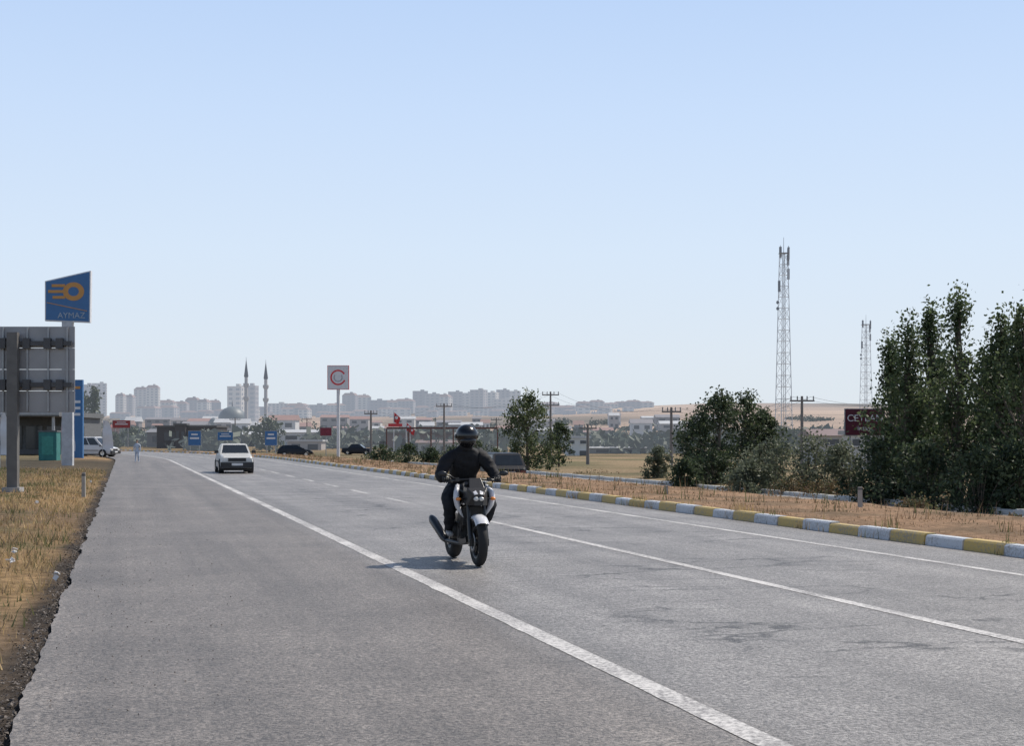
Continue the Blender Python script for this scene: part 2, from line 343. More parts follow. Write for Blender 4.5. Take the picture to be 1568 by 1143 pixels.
# ---------- trees ----------
def leafmats(pref,cols,haze=0,tr=.35): return [mat(pref+'_leaf_%d'%i,c,rough=.55,trans=tr,var=.3,scale=1.5,haze=haze,spec=.3) for i,c in enumerate(cols)]
bark=mat('bark',(.12,.10,.08),rough=.9,bump=.5,scale=12)
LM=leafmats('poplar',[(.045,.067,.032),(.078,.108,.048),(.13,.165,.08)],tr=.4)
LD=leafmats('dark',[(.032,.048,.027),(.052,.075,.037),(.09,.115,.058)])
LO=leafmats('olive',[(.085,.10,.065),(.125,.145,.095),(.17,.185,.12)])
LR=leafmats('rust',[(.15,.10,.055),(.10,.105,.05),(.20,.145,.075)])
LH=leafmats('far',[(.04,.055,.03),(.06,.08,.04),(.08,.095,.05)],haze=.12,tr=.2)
def tree(name,x,y,h,w,nleaf,lm,shape='round',leaf=.14,seed=0,base=None,nclump=None,trunk=True):
    rs=np.random.RandomState(seed+11); z0=base if base is not None else ground_z(x,y)-.05
    if nclump is None: nclump=int(30+10*h)
    if shape=='poplar': nclump=int(45+12*h)
    cl=[]; ph_=rs.rand(6)*6.28
    while len(cl)<nclump:
        hh=rs.rand(); an=rs.rand()*6.283
        if shape=='poplar': env=(.5+.5*math.sin(math.pi*min(1,(hh*.9+.1))**.7)) * (1 if hh<.55 else max(.16,1-((hh-.55)/.45)**1.6)); lo=.03; env*=.9+.3*math.sin(hh*11+ph_[0]+an)+.2*math.sin(hh*23+ph_[1]-an*2)
        elif shape=='bush': env=math.sqrt(max(0,1-hh**2))*(.9+.25*math.sin(an*3+ph_[0])); lo=.0
        elif shape=='cone': env=1-hh*.95; lo=.05
        else: env=math.sqrt(max(0.02,1-(2*hh-.85)**2*.85)) if hh>.42 else .95; lo=.05
        env=max(.08,env)
        rr=math.sqrt(rs.rand())*.95
        ir=1+.24*math.sin(an*2+seed)+.18*math.sin(an*3+hh*7+seed*2)
        p=np.array([math.cos(an)*rr*env*w/2*ir,math.sin(an)*rr*env*w/2*ir,(lo+(1-lo)*hh*.96)*h])
        cl.append((p,rs.uniform(.4,1.35),rs.rand()+ .3*hh))
    per=nleaf//nclump; V=[];M=[]
    cs=.08*w+.03*h if shape!='poplar' else .12*w+.012*h
    for p,sz,tone in cl:
        q=rs.normal(size=(per,3)); q/=np.linalg.norm(q,axis=1)[:,None]; q*= (rs.rand(per,1)**.5)*cs*sz*1.45
        if shape=='poplar': q[:,2]*=1.7; q[:,0]+=q[:,2]*.15*rs.normal()
        q+=rs.normal(size=(per,3))*cs*.16
        c=p+q; c[:,2]=np.maximum(c[:,2],.03)
        a=rs.normal(size=(per,3)); a/=np.linalg.norm(a,axis=1)[:,None]; b=np.cross(a,rs.normal(size=(per,3))); b/=np.linalg.norm(b,axis=1)[:,None]
        L_=leaf*rs.uniform(.55,1.3,(per,1))
        quad=np.stack([c-a*L_*.5,c+b*L_*.33,c+a*L_*.5,c-b*L_*.33],axis=1).reshape(-1,3); V.append(quad)
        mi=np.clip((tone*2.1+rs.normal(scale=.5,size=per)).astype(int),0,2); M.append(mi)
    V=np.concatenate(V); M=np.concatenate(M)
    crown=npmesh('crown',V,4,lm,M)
    mb=MB(); 
    tr_=max(.04,h*.018)
    if trunk:
        pts=[(0,0,0),(.02*h*rs.normal()*.4,.02*h*rs.normal()*.4,h*.35),(.02*h*rs.normal(),.02*h*rs.normal(),h*.65),(0,0,h*.92)]
        mb.tube(pts,[tr_*1.3,tr_,tr_*.6,tr_*.15],bark,8)
        for p,sz,tone in cl[::2]:
            zb=max(.10*h,p[2]-.25*h*rs.uniform(.5,1)); zb=min(zb,p[2]); 
            mid=Vector((p[0]*.45,p[1]*.45,(zb*.5+p[2]*.5)-.02*h)); mb.tube([(0,0,zb),mid,tuple(p)],[tr_*.35,tr_*.24,tr_*.07],bark,5)
    else:
        for p,sz,tone in cl[::2]: mb.tube([(p[0]*.2,p[1]*.2,0),(p[0]*.6,p[1]*.6,p[2]*.6),tuple(p)],[tr_*.5,tr_*.35,tr_*.1],bark,5)
    o=mb.build(name,(x,y,z0)); crown.parent=o
    return o
def treeB(name,b,D,top,wpx,nleaf,lm,shape='round',leaf=.14,seed=0,trunk=True):
    x=bx(b,D); z0=ground_z(x,D)-.05; h=rz(top,D)-z0
    return tree(name,x,D,h,wpx/F*D,nleaf,lm,shape,leaf,seed,trunk=trunk)
for i,(b,D,top,w) in enumerate([(1365,54,515,76),(1390,50,488,92),(1424,53,464,96),(1468,49,452,105),(1440,56,540,150),(1408,58,590,150),(1514,52,545,80),(1532,47,476,104),(1566,45,458,115),(1550,50,550,160),(1612,48,470,110),(1660,50,440,110)]):
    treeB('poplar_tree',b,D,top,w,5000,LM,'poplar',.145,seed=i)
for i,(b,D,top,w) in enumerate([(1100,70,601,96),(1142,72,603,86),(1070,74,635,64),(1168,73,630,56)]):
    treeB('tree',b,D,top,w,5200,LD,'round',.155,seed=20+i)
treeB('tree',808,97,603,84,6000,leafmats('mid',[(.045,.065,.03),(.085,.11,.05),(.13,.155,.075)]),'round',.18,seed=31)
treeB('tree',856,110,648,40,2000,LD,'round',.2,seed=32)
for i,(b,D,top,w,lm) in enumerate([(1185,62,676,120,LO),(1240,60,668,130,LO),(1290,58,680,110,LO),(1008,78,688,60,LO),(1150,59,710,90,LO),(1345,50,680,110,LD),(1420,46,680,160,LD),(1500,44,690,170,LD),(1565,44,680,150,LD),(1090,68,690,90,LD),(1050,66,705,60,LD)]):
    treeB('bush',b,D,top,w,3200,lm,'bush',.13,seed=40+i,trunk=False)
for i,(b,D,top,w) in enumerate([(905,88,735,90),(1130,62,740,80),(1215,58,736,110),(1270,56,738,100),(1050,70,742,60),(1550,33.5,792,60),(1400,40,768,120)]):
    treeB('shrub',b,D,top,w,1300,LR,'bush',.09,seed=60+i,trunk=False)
for i,(b,D,top,w) in enumerate([(585,125,684,60),(625,130,682,60),(660,128,688,50),(730,125,676,60),(695,130,684,60),(760,110,690,40)]):
    treeB('bush',b,D,top,w,1500,LD,'bush',.2,seed=70+i,trunk=False)
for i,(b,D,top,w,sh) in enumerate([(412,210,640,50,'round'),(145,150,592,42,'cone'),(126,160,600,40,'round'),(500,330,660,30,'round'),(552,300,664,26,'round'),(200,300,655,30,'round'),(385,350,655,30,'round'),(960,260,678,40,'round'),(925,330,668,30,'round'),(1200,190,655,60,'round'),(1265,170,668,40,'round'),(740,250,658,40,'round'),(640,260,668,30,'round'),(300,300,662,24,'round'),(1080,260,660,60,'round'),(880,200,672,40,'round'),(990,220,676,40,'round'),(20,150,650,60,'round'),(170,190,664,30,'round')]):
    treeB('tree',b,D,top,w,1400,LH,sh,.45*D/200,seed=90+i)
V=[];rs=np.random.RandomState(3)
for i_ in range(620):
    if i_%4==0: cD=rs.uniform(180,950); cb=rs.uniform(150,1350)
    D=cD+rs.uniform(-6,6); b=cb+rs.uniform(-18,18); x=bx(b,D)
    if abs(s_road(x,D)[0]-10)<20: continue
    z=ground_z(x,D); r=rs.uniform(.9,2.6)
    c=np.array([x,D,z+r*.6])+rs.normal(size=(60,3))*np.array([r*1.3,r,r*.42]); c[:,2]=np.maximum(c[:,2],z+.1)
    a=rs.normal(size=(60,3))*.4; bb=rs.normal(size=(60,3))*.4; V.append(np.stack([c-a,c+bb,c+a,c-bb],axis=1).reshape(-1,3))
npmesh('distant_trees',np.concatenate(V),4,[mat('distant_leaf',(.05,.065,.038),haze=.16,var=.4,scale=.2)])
# ---------- distant apartment blocks ----------
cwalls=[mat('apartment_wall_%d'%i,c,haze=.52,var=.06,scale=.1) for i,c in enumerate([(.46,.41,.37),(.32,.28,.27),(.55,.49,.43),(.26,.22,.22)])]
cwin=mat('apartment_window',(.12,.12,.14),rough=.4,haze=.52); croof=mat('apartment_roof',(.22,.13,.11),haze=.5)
def apartment(b0,b1,top,D,seed,hip=True):
    rs=random.Random(seed); x0,x1=bx(b0,D),bx(b1,D); w=x1-x0; xc=(x0+x1)/2; z0=ground_z(xc,D)-1.5; h=rz(top,D)-z0; d=min(18,w*rs.uniform(.6,.9))
    W=rs.choice(cwalls); mb=MB(); roofh=min(3,h*.15) if hip else 1.2
    mb.box((0,0,(h-roofh)/2),(w,d,h-roofh),W)
    if hip:
        mb.box((0,0,h-roofh/2),(w*1.04,d*1.06,roofh*.98),croof,taper=.62); 
        mb.box((w*.1,0,h-roofh*.3),(w*.16,d*.3,roofh*1.4),W)
    else:
        mb.box((0,0,h-roofh+.2),(w*1.02,d*1.04,.5),W); mb.box((w*.15,0,h-roofh*.3),(w*.25,d*.4,2.4),W)
    nf=max(2,int(h/3.0)); nb=max(2,int(w/4.2))
    for f in range(nf):
        z=1.8+f*(h-roofh-1)/nf
        for k in range(nb):
            x=-w/2+(k+.5)*w/nb
            if k%3==1: mb.box((x,-d/2-.5,z+.2-.9),(w/nb*.8,1.0,1.0),W)
            mb.box((x,-d/2-.06,z+.5),(w/nb*.5,.1,1.5),cwin)
        for sx in(-1,1):
            for k in range(2): mb.box((sx*(w/2+.06),-d*.25+k*d*.5,z+.5),(.1,d*.2,1.5),cwin)
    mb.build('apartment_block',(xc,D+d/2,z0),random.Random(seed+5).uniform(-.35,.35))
blk=[(120,142,588,0),(140,161,586,0),(177,190,603,1),(188,205,605,1),(205,225,593,1),(223,242,590,1),(240,266,613,1),(262,286,615,1),(284,304,609,1),(302,320,612,1),(318,336,613,1),(393,414,622,0),(410,440,617,0),(438,470,618,1),(466,500,619,0),(496,526,618,1),(525,546,602,1),(544,566,605,1),(563,590,612,0),(586,608,613,1),(604,634,611,1),
(632,654,598,0),(650,672,602,0),(668,690,604,1),(686,708,599,0),(704,727,601,0),(722,744,596,0),(741,762,600,0),(760,780,596,0),(776,797,598,0),(725,760,614,0),(756,790,610,0),(797,830,622,1),(826,856,616,1),(850,884,621,1),(882,904,615,1),(902,926,613,1),(922,946,617,1),(942,962,615,1),(958,982,613,1),(978,1002,615,1)]
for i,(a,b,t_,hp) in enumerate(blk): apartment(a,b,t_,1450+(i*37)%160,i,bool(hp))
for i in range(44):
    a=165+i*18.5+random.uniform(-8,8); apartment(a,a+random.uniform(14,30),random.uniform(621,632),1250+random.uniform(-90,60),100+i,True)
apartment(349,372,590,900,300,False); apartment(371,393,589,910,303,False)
# ---------- mosque ----------
ms_=mat('mosque_stone',(.36,.34,.33),haze=.25); md=mat('mosque_dome_lead',(.10,.12,.13),haze=.25,rough=.5); mt=mat('minaret_tip',(.08,.09,.11),haze=.18)
D=600; xm=bx(350,D); zm=ground_z(xm,D)-1; mb=MB()
zt=rz(640,D)-zm
mb.box((0,8,zt*.4),(17,16,zt*.8),ms_); mb.box((0,8,zt*.86),(13,13,zt*.2),ms_)
mb.ell((0,8,zt*.95),(6.0,6.0,5.4),md,nu=24); mb.tube([(0,8,zt+5),(0,8,zt+7.5)],[.25,.05],mt,6)
for sx in(-1,1):
    mb.ell((sx*6.6,1.5,zt*.8),(2,2,2),md)
    for k in range(2): mb.box((sx*(2.2+k*3.4),-.06,zt*.4),(1.3,.1,3),mt)
mb.build('mosque',(xm,D,zm))
for b,top in((377,547),(407,551)):
    x=bx(b,D); z=ground_z(x,D)-1; h=rz(top,D)-z; mb=MB()
    mb.box((0,0,h*.09),(2.4,2.4,h*.18),ms_); mb.tube([(0,0,h*.18),(0,0,h*.22),(0,0,h*.76)],[1.2,.8,.7],ms_,12)
    for k in (.5,.66): mb.tube([(0,0,h*k-.9),(0,0,h*k),(0,0,h*k+1)],[.7,1.25,1.25],ms_,12)
    mb.tube([(0,0,h*.76),(0,0,h*.77),(0,0,h*.96),(0,0,h)],[.7,.95,.1,.04],mt,12); mb.build('minaret',(x,D,z))
# ---------- low-rise buildings ----------
def lowrise(name,b0,b1,top,D,col,roof=(.45,.45,.45),haze=.1,floors=1,gable=True,depth=None):
    x0,x1=bx(b0,D),bx(b1,D); w=x1-x0; xc=(x0+x1)/2; z0=ground_z(xc,D)-.3; h=rz(top,D)-z0; d=depth or min(w,14)
    W=mat(name+'_wall',col,haze=haze,var=.12,scale=.6); Rf=mat(name+'_roof',roof,haze=haze,rough=.5,var=.1,scale=.3); Dk=mat(name+'_opening',(.05,.055,.065),rough=.25,haze=haze*.8)
    mb=MB(); rh=h*.18 if gable else .3
    mb.box((0,d/2,(h-rh)/2),(w,d,h-rh),W)
    if gable: mb.loft([[(-w/2-.4,-.4,h-rh+.02),(-w/2-.4,d/2,h),(-w/2-.4,d+.4,h-rh+.02)],[(w/2+.4,-.4,h-rh+.02),(w/2+.4,d/2,h),(w/2+.4,d+.4,h-rh+.02)]],Rf)
    else: mb.box((0,d/2,h-rh/2+.01),(w+.5,d+.5,rh),Rf)
    n=max(2,int(w/4)); fh=(h-rh)/floors
    for f in range(floors):
        for k in range(n):
            x=-w/2+(k+.5)*w/n
            if f==0 and k%3==1: mb.box((x,-.03,fh*.38),(w/n*.6,.06,fh*.74),Dk)
            else:
                mb.box((x,-.03,f*fh+fh*.6),(w/n*.5,.06,fh*.36),Dk); mb.box((x,-.08,f*fh+fh*.40),(w/n*.56,.16,.1),W)
    return mb.build(name,(xc,D,z0))
lowrise('warehouse',225,292,657,262,(.13,.12,.12),(.2,.19,.19)); lowrise('workshop',240,330,652,240,(.05,.04,.04),(.06,.055,.055),gable=False,haze=.04); lowrise('workshop',268,284,649,239,(.05,.04,.04),(.06,.055,.055),gable=False,haze=.04)
lowrise('warehouse',330,396,661,280,(.4,.4,.38)); lowrise('warehouse',428,500,658,330,(.45,.45,.45)); lowrise('workshop',440,492,674,225,(.35,.32,.3),gable=False)
lowrise('warehouse',500,560,662,300,(.32,.32,.34),(.3,.3,.3)); lowrise('warehouse',555,600,667,260,(.2,.2,.22)); lowrise('depot',592,690,662,215,(.15,.10,.09),(.10,.08,.07),gable=False)
lowrise('warehouse',690,765,662,270,(.4,.4,.4),(.25,.23,.23)); lowrise('shop',640,700,674,190,(.4,.38,.35),(.2,.14,.12))
lowrise('house',866,902,668,180,(.62,.62,.6),(.5,.5,.5),floors=2,gable=False,haze=.05); lowrise('shed',902,990,684,200,(.2,.2,.19),(.4,.4,.4))
lowrise('warehouse',985,1050,672,300,(.42,.40,.38),(.6,.6,.6)); lowrise('warehouse',1045,1190,668,330,(.3,.28,.26)); lowrise('house',1248,1345,657,120,(.4,.39,.37),(.2,.13,.11),floors=2,haze=.03)
lowrise('house',1300,1345,660,100,(.5,.49,.47),(.3,.3,.3),floors=2,gable=False,haze=.02)
lowrise('house',168,200,650,420,(.4,.25,.22),(.3,.12,.1)); lowrise('warehouse',200,240,666,350,(.3,.3,.3)); lowrise('warehouse',900,985,676,240,(.35,.34,.33),(.5,.5,.5))
for i in range(50):
    b=165+i*18.5+random.uniform(-10,10); D=random.uniform(380,860); w=random.uniform(12,44); x=bx(b,D); h=random.uniform(4,9); top=672-(ground_z(x,D)+h-CAMH)/D*F
    c=random.choice([(.45,.43,.40),(.3,.28,.27),(.2,.19,.19),(.52,.51,.5),(.14,.13,.13)]); lowrise('house' if w<28 else 'warehouse',b,b+w,top,D,c,random.choice([(.3,.17,.13),(.5,.5,.5),(.22,.2,.2)]),haze=.2,floors=2 if h>6 else 1)
# petrol station
sm=mat('station_wall',(.11,.115,.12)); sg=mat('station_glass',(.03,.04,.05),rough=.1); sb=mat('sign_blue',(.03,.13,.31),rough=.4,var=.05); sw=mat('sign_white',(.62,.62,.64),rough=.5,var=.05); so=mat('sign_orange',(.50,.23,.05),rough=.4,var=.05); sr_=mat('sign_red',(.55,.03,.04),rough=.4,var=.05)
st=mat('steel_grey',(.32,.33,.34),rough=.45,metal=.3); pink=mat('flag_pink',(.6,.2,.25)); teal=mat('kiosk_teal',(.03,.16,.15))
D=135; mb=MB(); x=bx(58,D); z0=ground_z(x,D)
mb.box((0,5,1.9),(7.5,6,3.8),sm); mb.box((0,0.5,3.75),(8.2,14,.45),sm); mb.box((0,-6.53,3.75),(8.2,.06,.22),st)
for k in(-3.4,3.4): mb.tube([(k,-6,0),(k,-6,3.55)],.15,st,8)
for k in range(4): mb.box((-3+k*2,1.96,1.6),(1.6,.08,2.2),sg)
for k in(-2,2): mb.box((k,-4,.8),(.6,.5,1.6),sw); mb.box((k,-4.26,1.1),(.4,.04,.5),sg)
mb.build('petrol_station',(x,D,z0))
D=100; x=bx(76,D); mb=MB(); mb.box((0,0,1.0),(1.25,.9,2.0),teal); mb.box((0,0,2.05),(1.35,1.0,.1),sm); mb.box((0,-.46,1.05),(.8,.03,1.3),mat('kiosk_panel',(.05,.24,.2))); mb.build('kiosk',(x,D,ground_z(x,D)))
D=110; x=bx(119,D); z0=ground_z(x,D); h=rz(582,D)-z0; mb=MB(); mb.box((0,0,h/2),(.85,.3,h),sb)
for k,zz in enumerate((.9,.72,.64,.56)): mb.box((0,-.16,h*zz),(.5,.03,.2),sw if k else so)
mb.build('fuel_price_totem',(x,D,z0))
def feather(b,D,top,m2,lean=.1,w=.55):
    x=bx(b,D); z0=ground_z(x,D); h=rz(top,D)-z0; mb=MB(); mb.tube([(0,0,0),(0,0,h*.7),(lean*.5,0,h*.92),(lean+w*.5,0,h)],.02,st,6)
    n=8; a=[]
    for i in range(n+1):
        zz=h*(.25+.72*i/n); wd=w*(1-.5*(i/n)**3); a+=[(.02,.03*math.sin(i),zz),(wd,.08*math.sin(i*1.3),zz-.05)]
    mb.add(a,[(2*i,2*i+1,2*i+3,2*i+2) for i in range(n)],m2,True); mb.build('feather_flag',(x,D,z0))
feather(94,88,632,pink); feather(102,92,636,sw); feather(157,120,642,sw,.3,.9); feather(0,70,628,sw,.1,.5); feather(10,74,640,sr_,.1,.3)
# tall petrol sign
D=80; x=bx(104,D); z0=ground_z(x,D); mb=MB(); sc_=D/F
zb=rz(492,D)-z0
pl=[((70-104)*sc_,zb),((139-104)*sc_,zb-.1),((140-104)*sc_,rz(415,D)-z0),((70-104)*sc_,rz(431,D)-z0)]
mb.prism(pl,-.14,.14,sw)
cx=sum(p_[0] for p_ in pl)/4; cz=sum(p_[1] for p_ in pl)/4
pl2=[(cx+(p_[0]-cx)*.95,cz+(p_[1]-cz)*.95) for p_ in pl]; mb.prism(pl2,-.165,-.142,sb)
mb.box((.0,0,zb/2),(.6,.3,zb),mat('pylon_grey',(.45,.46,.48)))
zc=rz(447,D)-z0; xo=(108-104)*sc_
ring=[]
for i in range(33):
    a=2*math.pi*i/32; ring+=[(xo+.22+.60*math.cos(a),-.172,zc+.52*math.sin(a)),(xo+.22+.30*math.cos(a),-.172,zc+.26*math.sin(a))]
mb.add(ring,[(2*i,2*i+1,2*i+3,2*i+2) for i in range(32)],so)
for k,(l,zz) in enumerate(((.75,.33),(.95,0),(.7,-.33))): mb.box((xo-.25-l/2,-.18,zc+zz),(l,.02,.16),so)
mb.box((0,-.18,zc-.86),(2.3,.02,.04),so,rot=Matrix.Rotation(math.radians(12),3,'Y'))
o=mb.build('petrol_station_sign',(x,D,z0),fixn=False); text('AYMAZ',.46,(0.25,-.18,rz(484,D)-z0),mat('sign_text_dim',(.32,.38,.45)),o)
# back of road sign at left
D=41; x=bx(24,D); z0=ground_z(x,D); mb=MB(); zt=rz(500,D)-z0; zb=rz(632,D)-z0; pg=mat('sign_back_panel',(.30,.30,.31),rough=.5,metal=.2,var=.08,scale=2); dk=mat('dark_steel',(.07,.07,.075),rough=.5,metal=.4)
W_=3.4
for k in range(4):
    hh=(zt-zb)/4; mb.box((0,0.02,zb+hh*(k+.5)),(W_,.03,hh-.012),pg)
for xx in(-1.62,-.95,-.35,.35,.95,1.5): mb.box((xx,-.03,(zt+zb)/2),(.045,.05,zt-zb-.05),st)
for zz in(.80,.32): 
    z_=zb+(zt-zb)*zz; mb.box((0,-.09,z_),(W_-.1,.07,.13),dk)
    for xx in(-1.5,-.95,-.35,.35,.95,1.3): mb.box((xx,-.1,z_),(.2,.12,.3),dk)
mb.box((0,-.22,zt*.48),(.30,.2,zt*.96),mat('sign_post',(.12,.115,.11),rough=.6,bump=.1)); mb.box((0,-.22,.06),(.5,.4,.14),mat('sign_footing',(.3,.3,.3)))
mb.build('road_sign_back',(x,D,z0))
# circular logo sign
D=170; x=bx(518,D); z0=ground_z(x,D); mb=MB(); k=D/F; zt=rz(560,D)-z0; zb=rz(597,D)-z0; cz=(zt+zb)/2
mb.box((0,0,cz),(33*k,.35,zt-zb),sr_); mb.box((0,-.19,cz),(31.5*k,.03,(zt-zb)*.96),sw)
ring=[]
for i in range(29):
    a=2*math.pi*i/28*.86+.5; r1=12*k; r0=9.5*k; ring+=[(r1*math.cos(a),-.215,cz+r1*math.sin(a)),(r0*math.cos(a),-.215,cz+r0*math.sin(a))]
mb.add(ring,[(2*i,2*i+1,2*i+3,2*i+2) for i in range(28)],sr_)
ring=[]
for i in range(21):
    a=2*math.pi*i/20*.7+2.5; r1=7*k; r0=5.2*k; ring+=[(r1*math.cos(a),-.215,cz+r1*math.sin(a)),(r0*math.cos(a),-.215,cz+r0*math.sin(a))]
mb.add(ring,[(2*i,2*i+1,2*i+3,2*i+2) for i in range(20)],mat('sign_grey',(.35,.35,.38)))
mb.tube([(0,0,0),(0,0,zb)],.2,sw,10); mb.build('company_pylon_sign',(x,D,z0),fixn=False)
def board(name,b,D,top,bot,wpx,m1,posts=1,txt=None,tm=None,ts=.5,stripe=None):
    x=bx(b,D); z0=ground_z(x,D); zt=rz(top,D)-z0; zb=rz(bot,D)-z0; w=wpx*D/F; mb=MB(); mb.box((0,0,(zt+zb)/2),(w,.08,zt-zb),st); mb.box((0,-.05,(zt+zb)/2),(w*.96,.02,(zt-zb)*.94),m1)
    for i in range(posts):
        xx=0 if posts==1 else (-.35+.7*i)*w; mb.tube([(xx,.08,0),(xx,.08,zt)],.05 if w<3 else .09,st,8)
    if stripe: mb.box((0,-.068,zb+(zt-zb)*.5),(w*.7,.01,(zt-zb)*.12),stripe); mb.box((0,-.068,zb+(zt-zb)*.75),(w*.5,.01,(zt-zb)*.1),stripe)
    o=mb.build(name,(x,D,z0))
    if txt:
        for i,(tt_,sz_) in enumerate(txt): text(tt_,ts*sz_,(0,-.075,(zt+zb)/2+(zt-zb)*(.14-.36*i)),tm,o)
    return o
board('direction_sign',298,190,660,683,20,sb,2,stripe=sw); board('direction_sign',345,200,662,675,24,sb,2,stripe=sw); board('direction_sign',415,150,660,683,19,sb,2,stripe=sw)
board('shop_sign',499,180,655,668,18,mat('sign_maroon',(.2,.03,.05)),1); board('shop_sign',186,260,644,656,28,mat('sign_darkred',(.3,.05,.05)),2,stripe=sw)
board('billboard',1324,62,626,668,62,mat('sign_maroon_big',(.09,.015,.03),rough=.35),2,[('CEYLAN',1),('insaat',.7)],sw,.42)
board('billboard',60,150,640,652,40,mat('sign_dark',(.05,.06,.1)),2)
def marker(b,base,top,D=None,mm=None):
    D=CAMH*F/(base-672) if D is None else D; x=bx(b,D); z0=ground_z(x,D); h=rz(top,D)-z0; mb=MB(); w=.10; mm=mm or sw
    mb.box((0,0,h*.44),(w,.06,h*.88),mm,taper=.9); mb.box((0,0,h*.90),(w*.92,.055,h*.1),mat('marker_dark',(.1,.1,.1))); mb.box((0,0,h*.975),(w*.9,.055,h*.05),mm); mb.build('marker_post',(x,D,z0))
gp=mat('marker_grey',(.33,.31,.28)); marker(1020,770,745,38,gp); marker(1317,780,746,31.5,gp); marker(128,762,724,None,gp)
# utility poles
wood=mat('pole_wood',(.13,.11,.10),var=.2,haze=.04); insul=mat('insulator',(.3,.3,.3))
def upole(b,D,top,arms=1,aw=2.2,r=.13):
    x=bx(b,D); z0=ground_z(x,D)-.2; h=rz(top,D)-z0; mb=MB(); mb.tube([(0,0,0),(0,0,h)],[r*1.2,r*.7],wood,8)
    for k in range(arms):
        z=h-.35-k*1.1; mb.box((0,-.1,z),(aw,.1,.12),wood)
        for q in(-.46,-.2,.2,.46): mb.tube([(aw*q,-.1,z+.05),(aw*q,-.1,z+.35)],.05,insul,6)
    mb.build('utility_pole',(x,D,z0)); return Vector((x,D,z0+h))
tops=[upole(568,150,629,1,1.4),upole(680,160,618,1,1.8),upole(843,150,600,2,1.8),upole(900,120,650,1,1.5),upole(1028,110,624,1,1.5),upole(1228,105,607,1,1.8),upole(1500,100,590,1,2.0),upole(360,260,640,1,2.0),upole(760,230,640,1,1.8),upole(470,300,640,1,2.0)]
mb=MB()
for a,b in((0,1),(1,2),(2,4),(4,5),(5,6)):
    for off in(-.8,.8):
        pts=[]
        for i in range(13):
            q=i/12; p_=tops[a].lerp(tops[b],q)+Vector((off*.8,0,-.05-4*q*(1-q)*1.0)); pts.append(p_)
        mb.tube(pts,.009,dk,4,cap=False)
mb.build('power_line')
# lattice towers
tw=mat('tower_steel_white',(.5,.5,.51),rough=.5,haze=.15); tg=mat('antenna_grey',(.2,.21,.23),haze=.08)
def lattice(b,D,top,wb,wt,seed):
    x=bx(b,D); z0=ground_z(x,D)-.3; h=rz(top,D)-z0; wb*=D/F; wt*=D/F; mb=MB(); n=17; zs=[h*.96*(i/n)**.93 for i in range(n+1)]
    def cor(z):
        k=z/h; w=wb*(1-k)+wt*k
        rot=.35; return [Vector((w/2*1.02*math.cos(rot+i*math.pi/2+.78),w/2*1.02*math.sin(rot+i*math.pi/2+.78),z)) for i in range(4)]
    for i in range(n):
        c0,c1=cor(zs[i]),cor(zs[i+1])
        for j in range(4):
            j2=(j+1)%4; mb.tube([c0[j],c1[j]],.07,tw,5,False); mb.tube([c1[j],c1[j2]],.035,tw,4,False); mb.tube([c0[j],c1[j2]],.03,tw,4,False)
            if i%2: mb.tube([c0[j2],c1[j]],.03,tw,4,False)
    mb.tube([(0,0,h*.95),(0,0,h*1.04)],[.06,.03],tg,6)
    for i,(k,an) in enumerate(((.965,0),(.97,2.1),(.93,.3),(.955,5.8),(.80,3.4),(.86,.1))):
        w=wt*.62; p_=Vector((math.cos(an)*w,math.sin(an)*w,h*k)); mb.box(p_,(.36,.3,1.9),tg,rot=Matrix.Rotation(an,3,'Z')); mb.tube([p_-Vector((0,0,1.2)),p_+Vector((0,0,1.2))],.05,tg,5)
    for i in range(2):
        mb.tube([(-wt*.6,-.3,h*(.69+.03*i)),(-wt*.6-.35,-.6,h*(.69+.03*i))],[.05,.32],tg,10)
    mb.box((0,0,h*.962),(wt*1.15,wt*1.15,.08),tg)
    mb.tube([(0,-.1,0),(0,-.1,h*.95)],.05,tg,4)
    mb.build('lattice_tower',(x,D,z0))
lattice(1200,250,376,28,12,0); lattice(1326,390,490,22,11,1)
def flag(b,D,top,sz=2.2):
    x=bx(b,D); z0=ground_z(x,D); h=rz(top,D)-z0; mb=MB(); mb.tube([(0,0,0),(0,0,h)],.06,sw,6); a=[]
    n=8
    for i in range(n+1): a+=[(sz*.5*i/n,.15*math.sin(i*1.1),h-.1-.45*sz*i/n),(sz*.35*i/n,.15*math.sin(i*1.1+.4),h-sz*.8-.35*i/n)]
    mb.add(a,[(2*i,2*i+1,2*i+3,2*i+2) for i in range(n)],sr_,True); mb.ell((sz*.2,-.16,h-sz*.5),(sz*.12,.02,sz*.12),sw); mb.build('flag',(x,D,z0))
flag(603,180,630,1.7); flag(622,175,646,1.3); flag(628,205,652,1.4)
D=165; x0,x1=bx(592,D),bx(762,D); z=ground_z(0,D); hg=rz(656,D)-z; mb=MB(); rb=mat('gantry_brown',(.13,.06,.05)); mb.box(((x0+x1)/2,0,hg),(x1-x0,.25,.2),rb)
for i in range(6): mb.box((x0+(x1-x0)*i/5,0,hg/2-.06),(.14,.14,hg-.1),rb)
mb.box((x0+1,0,hg+.35),(1.6,.2,.35),sr_)
mb.build('gantry',(0,D,z))
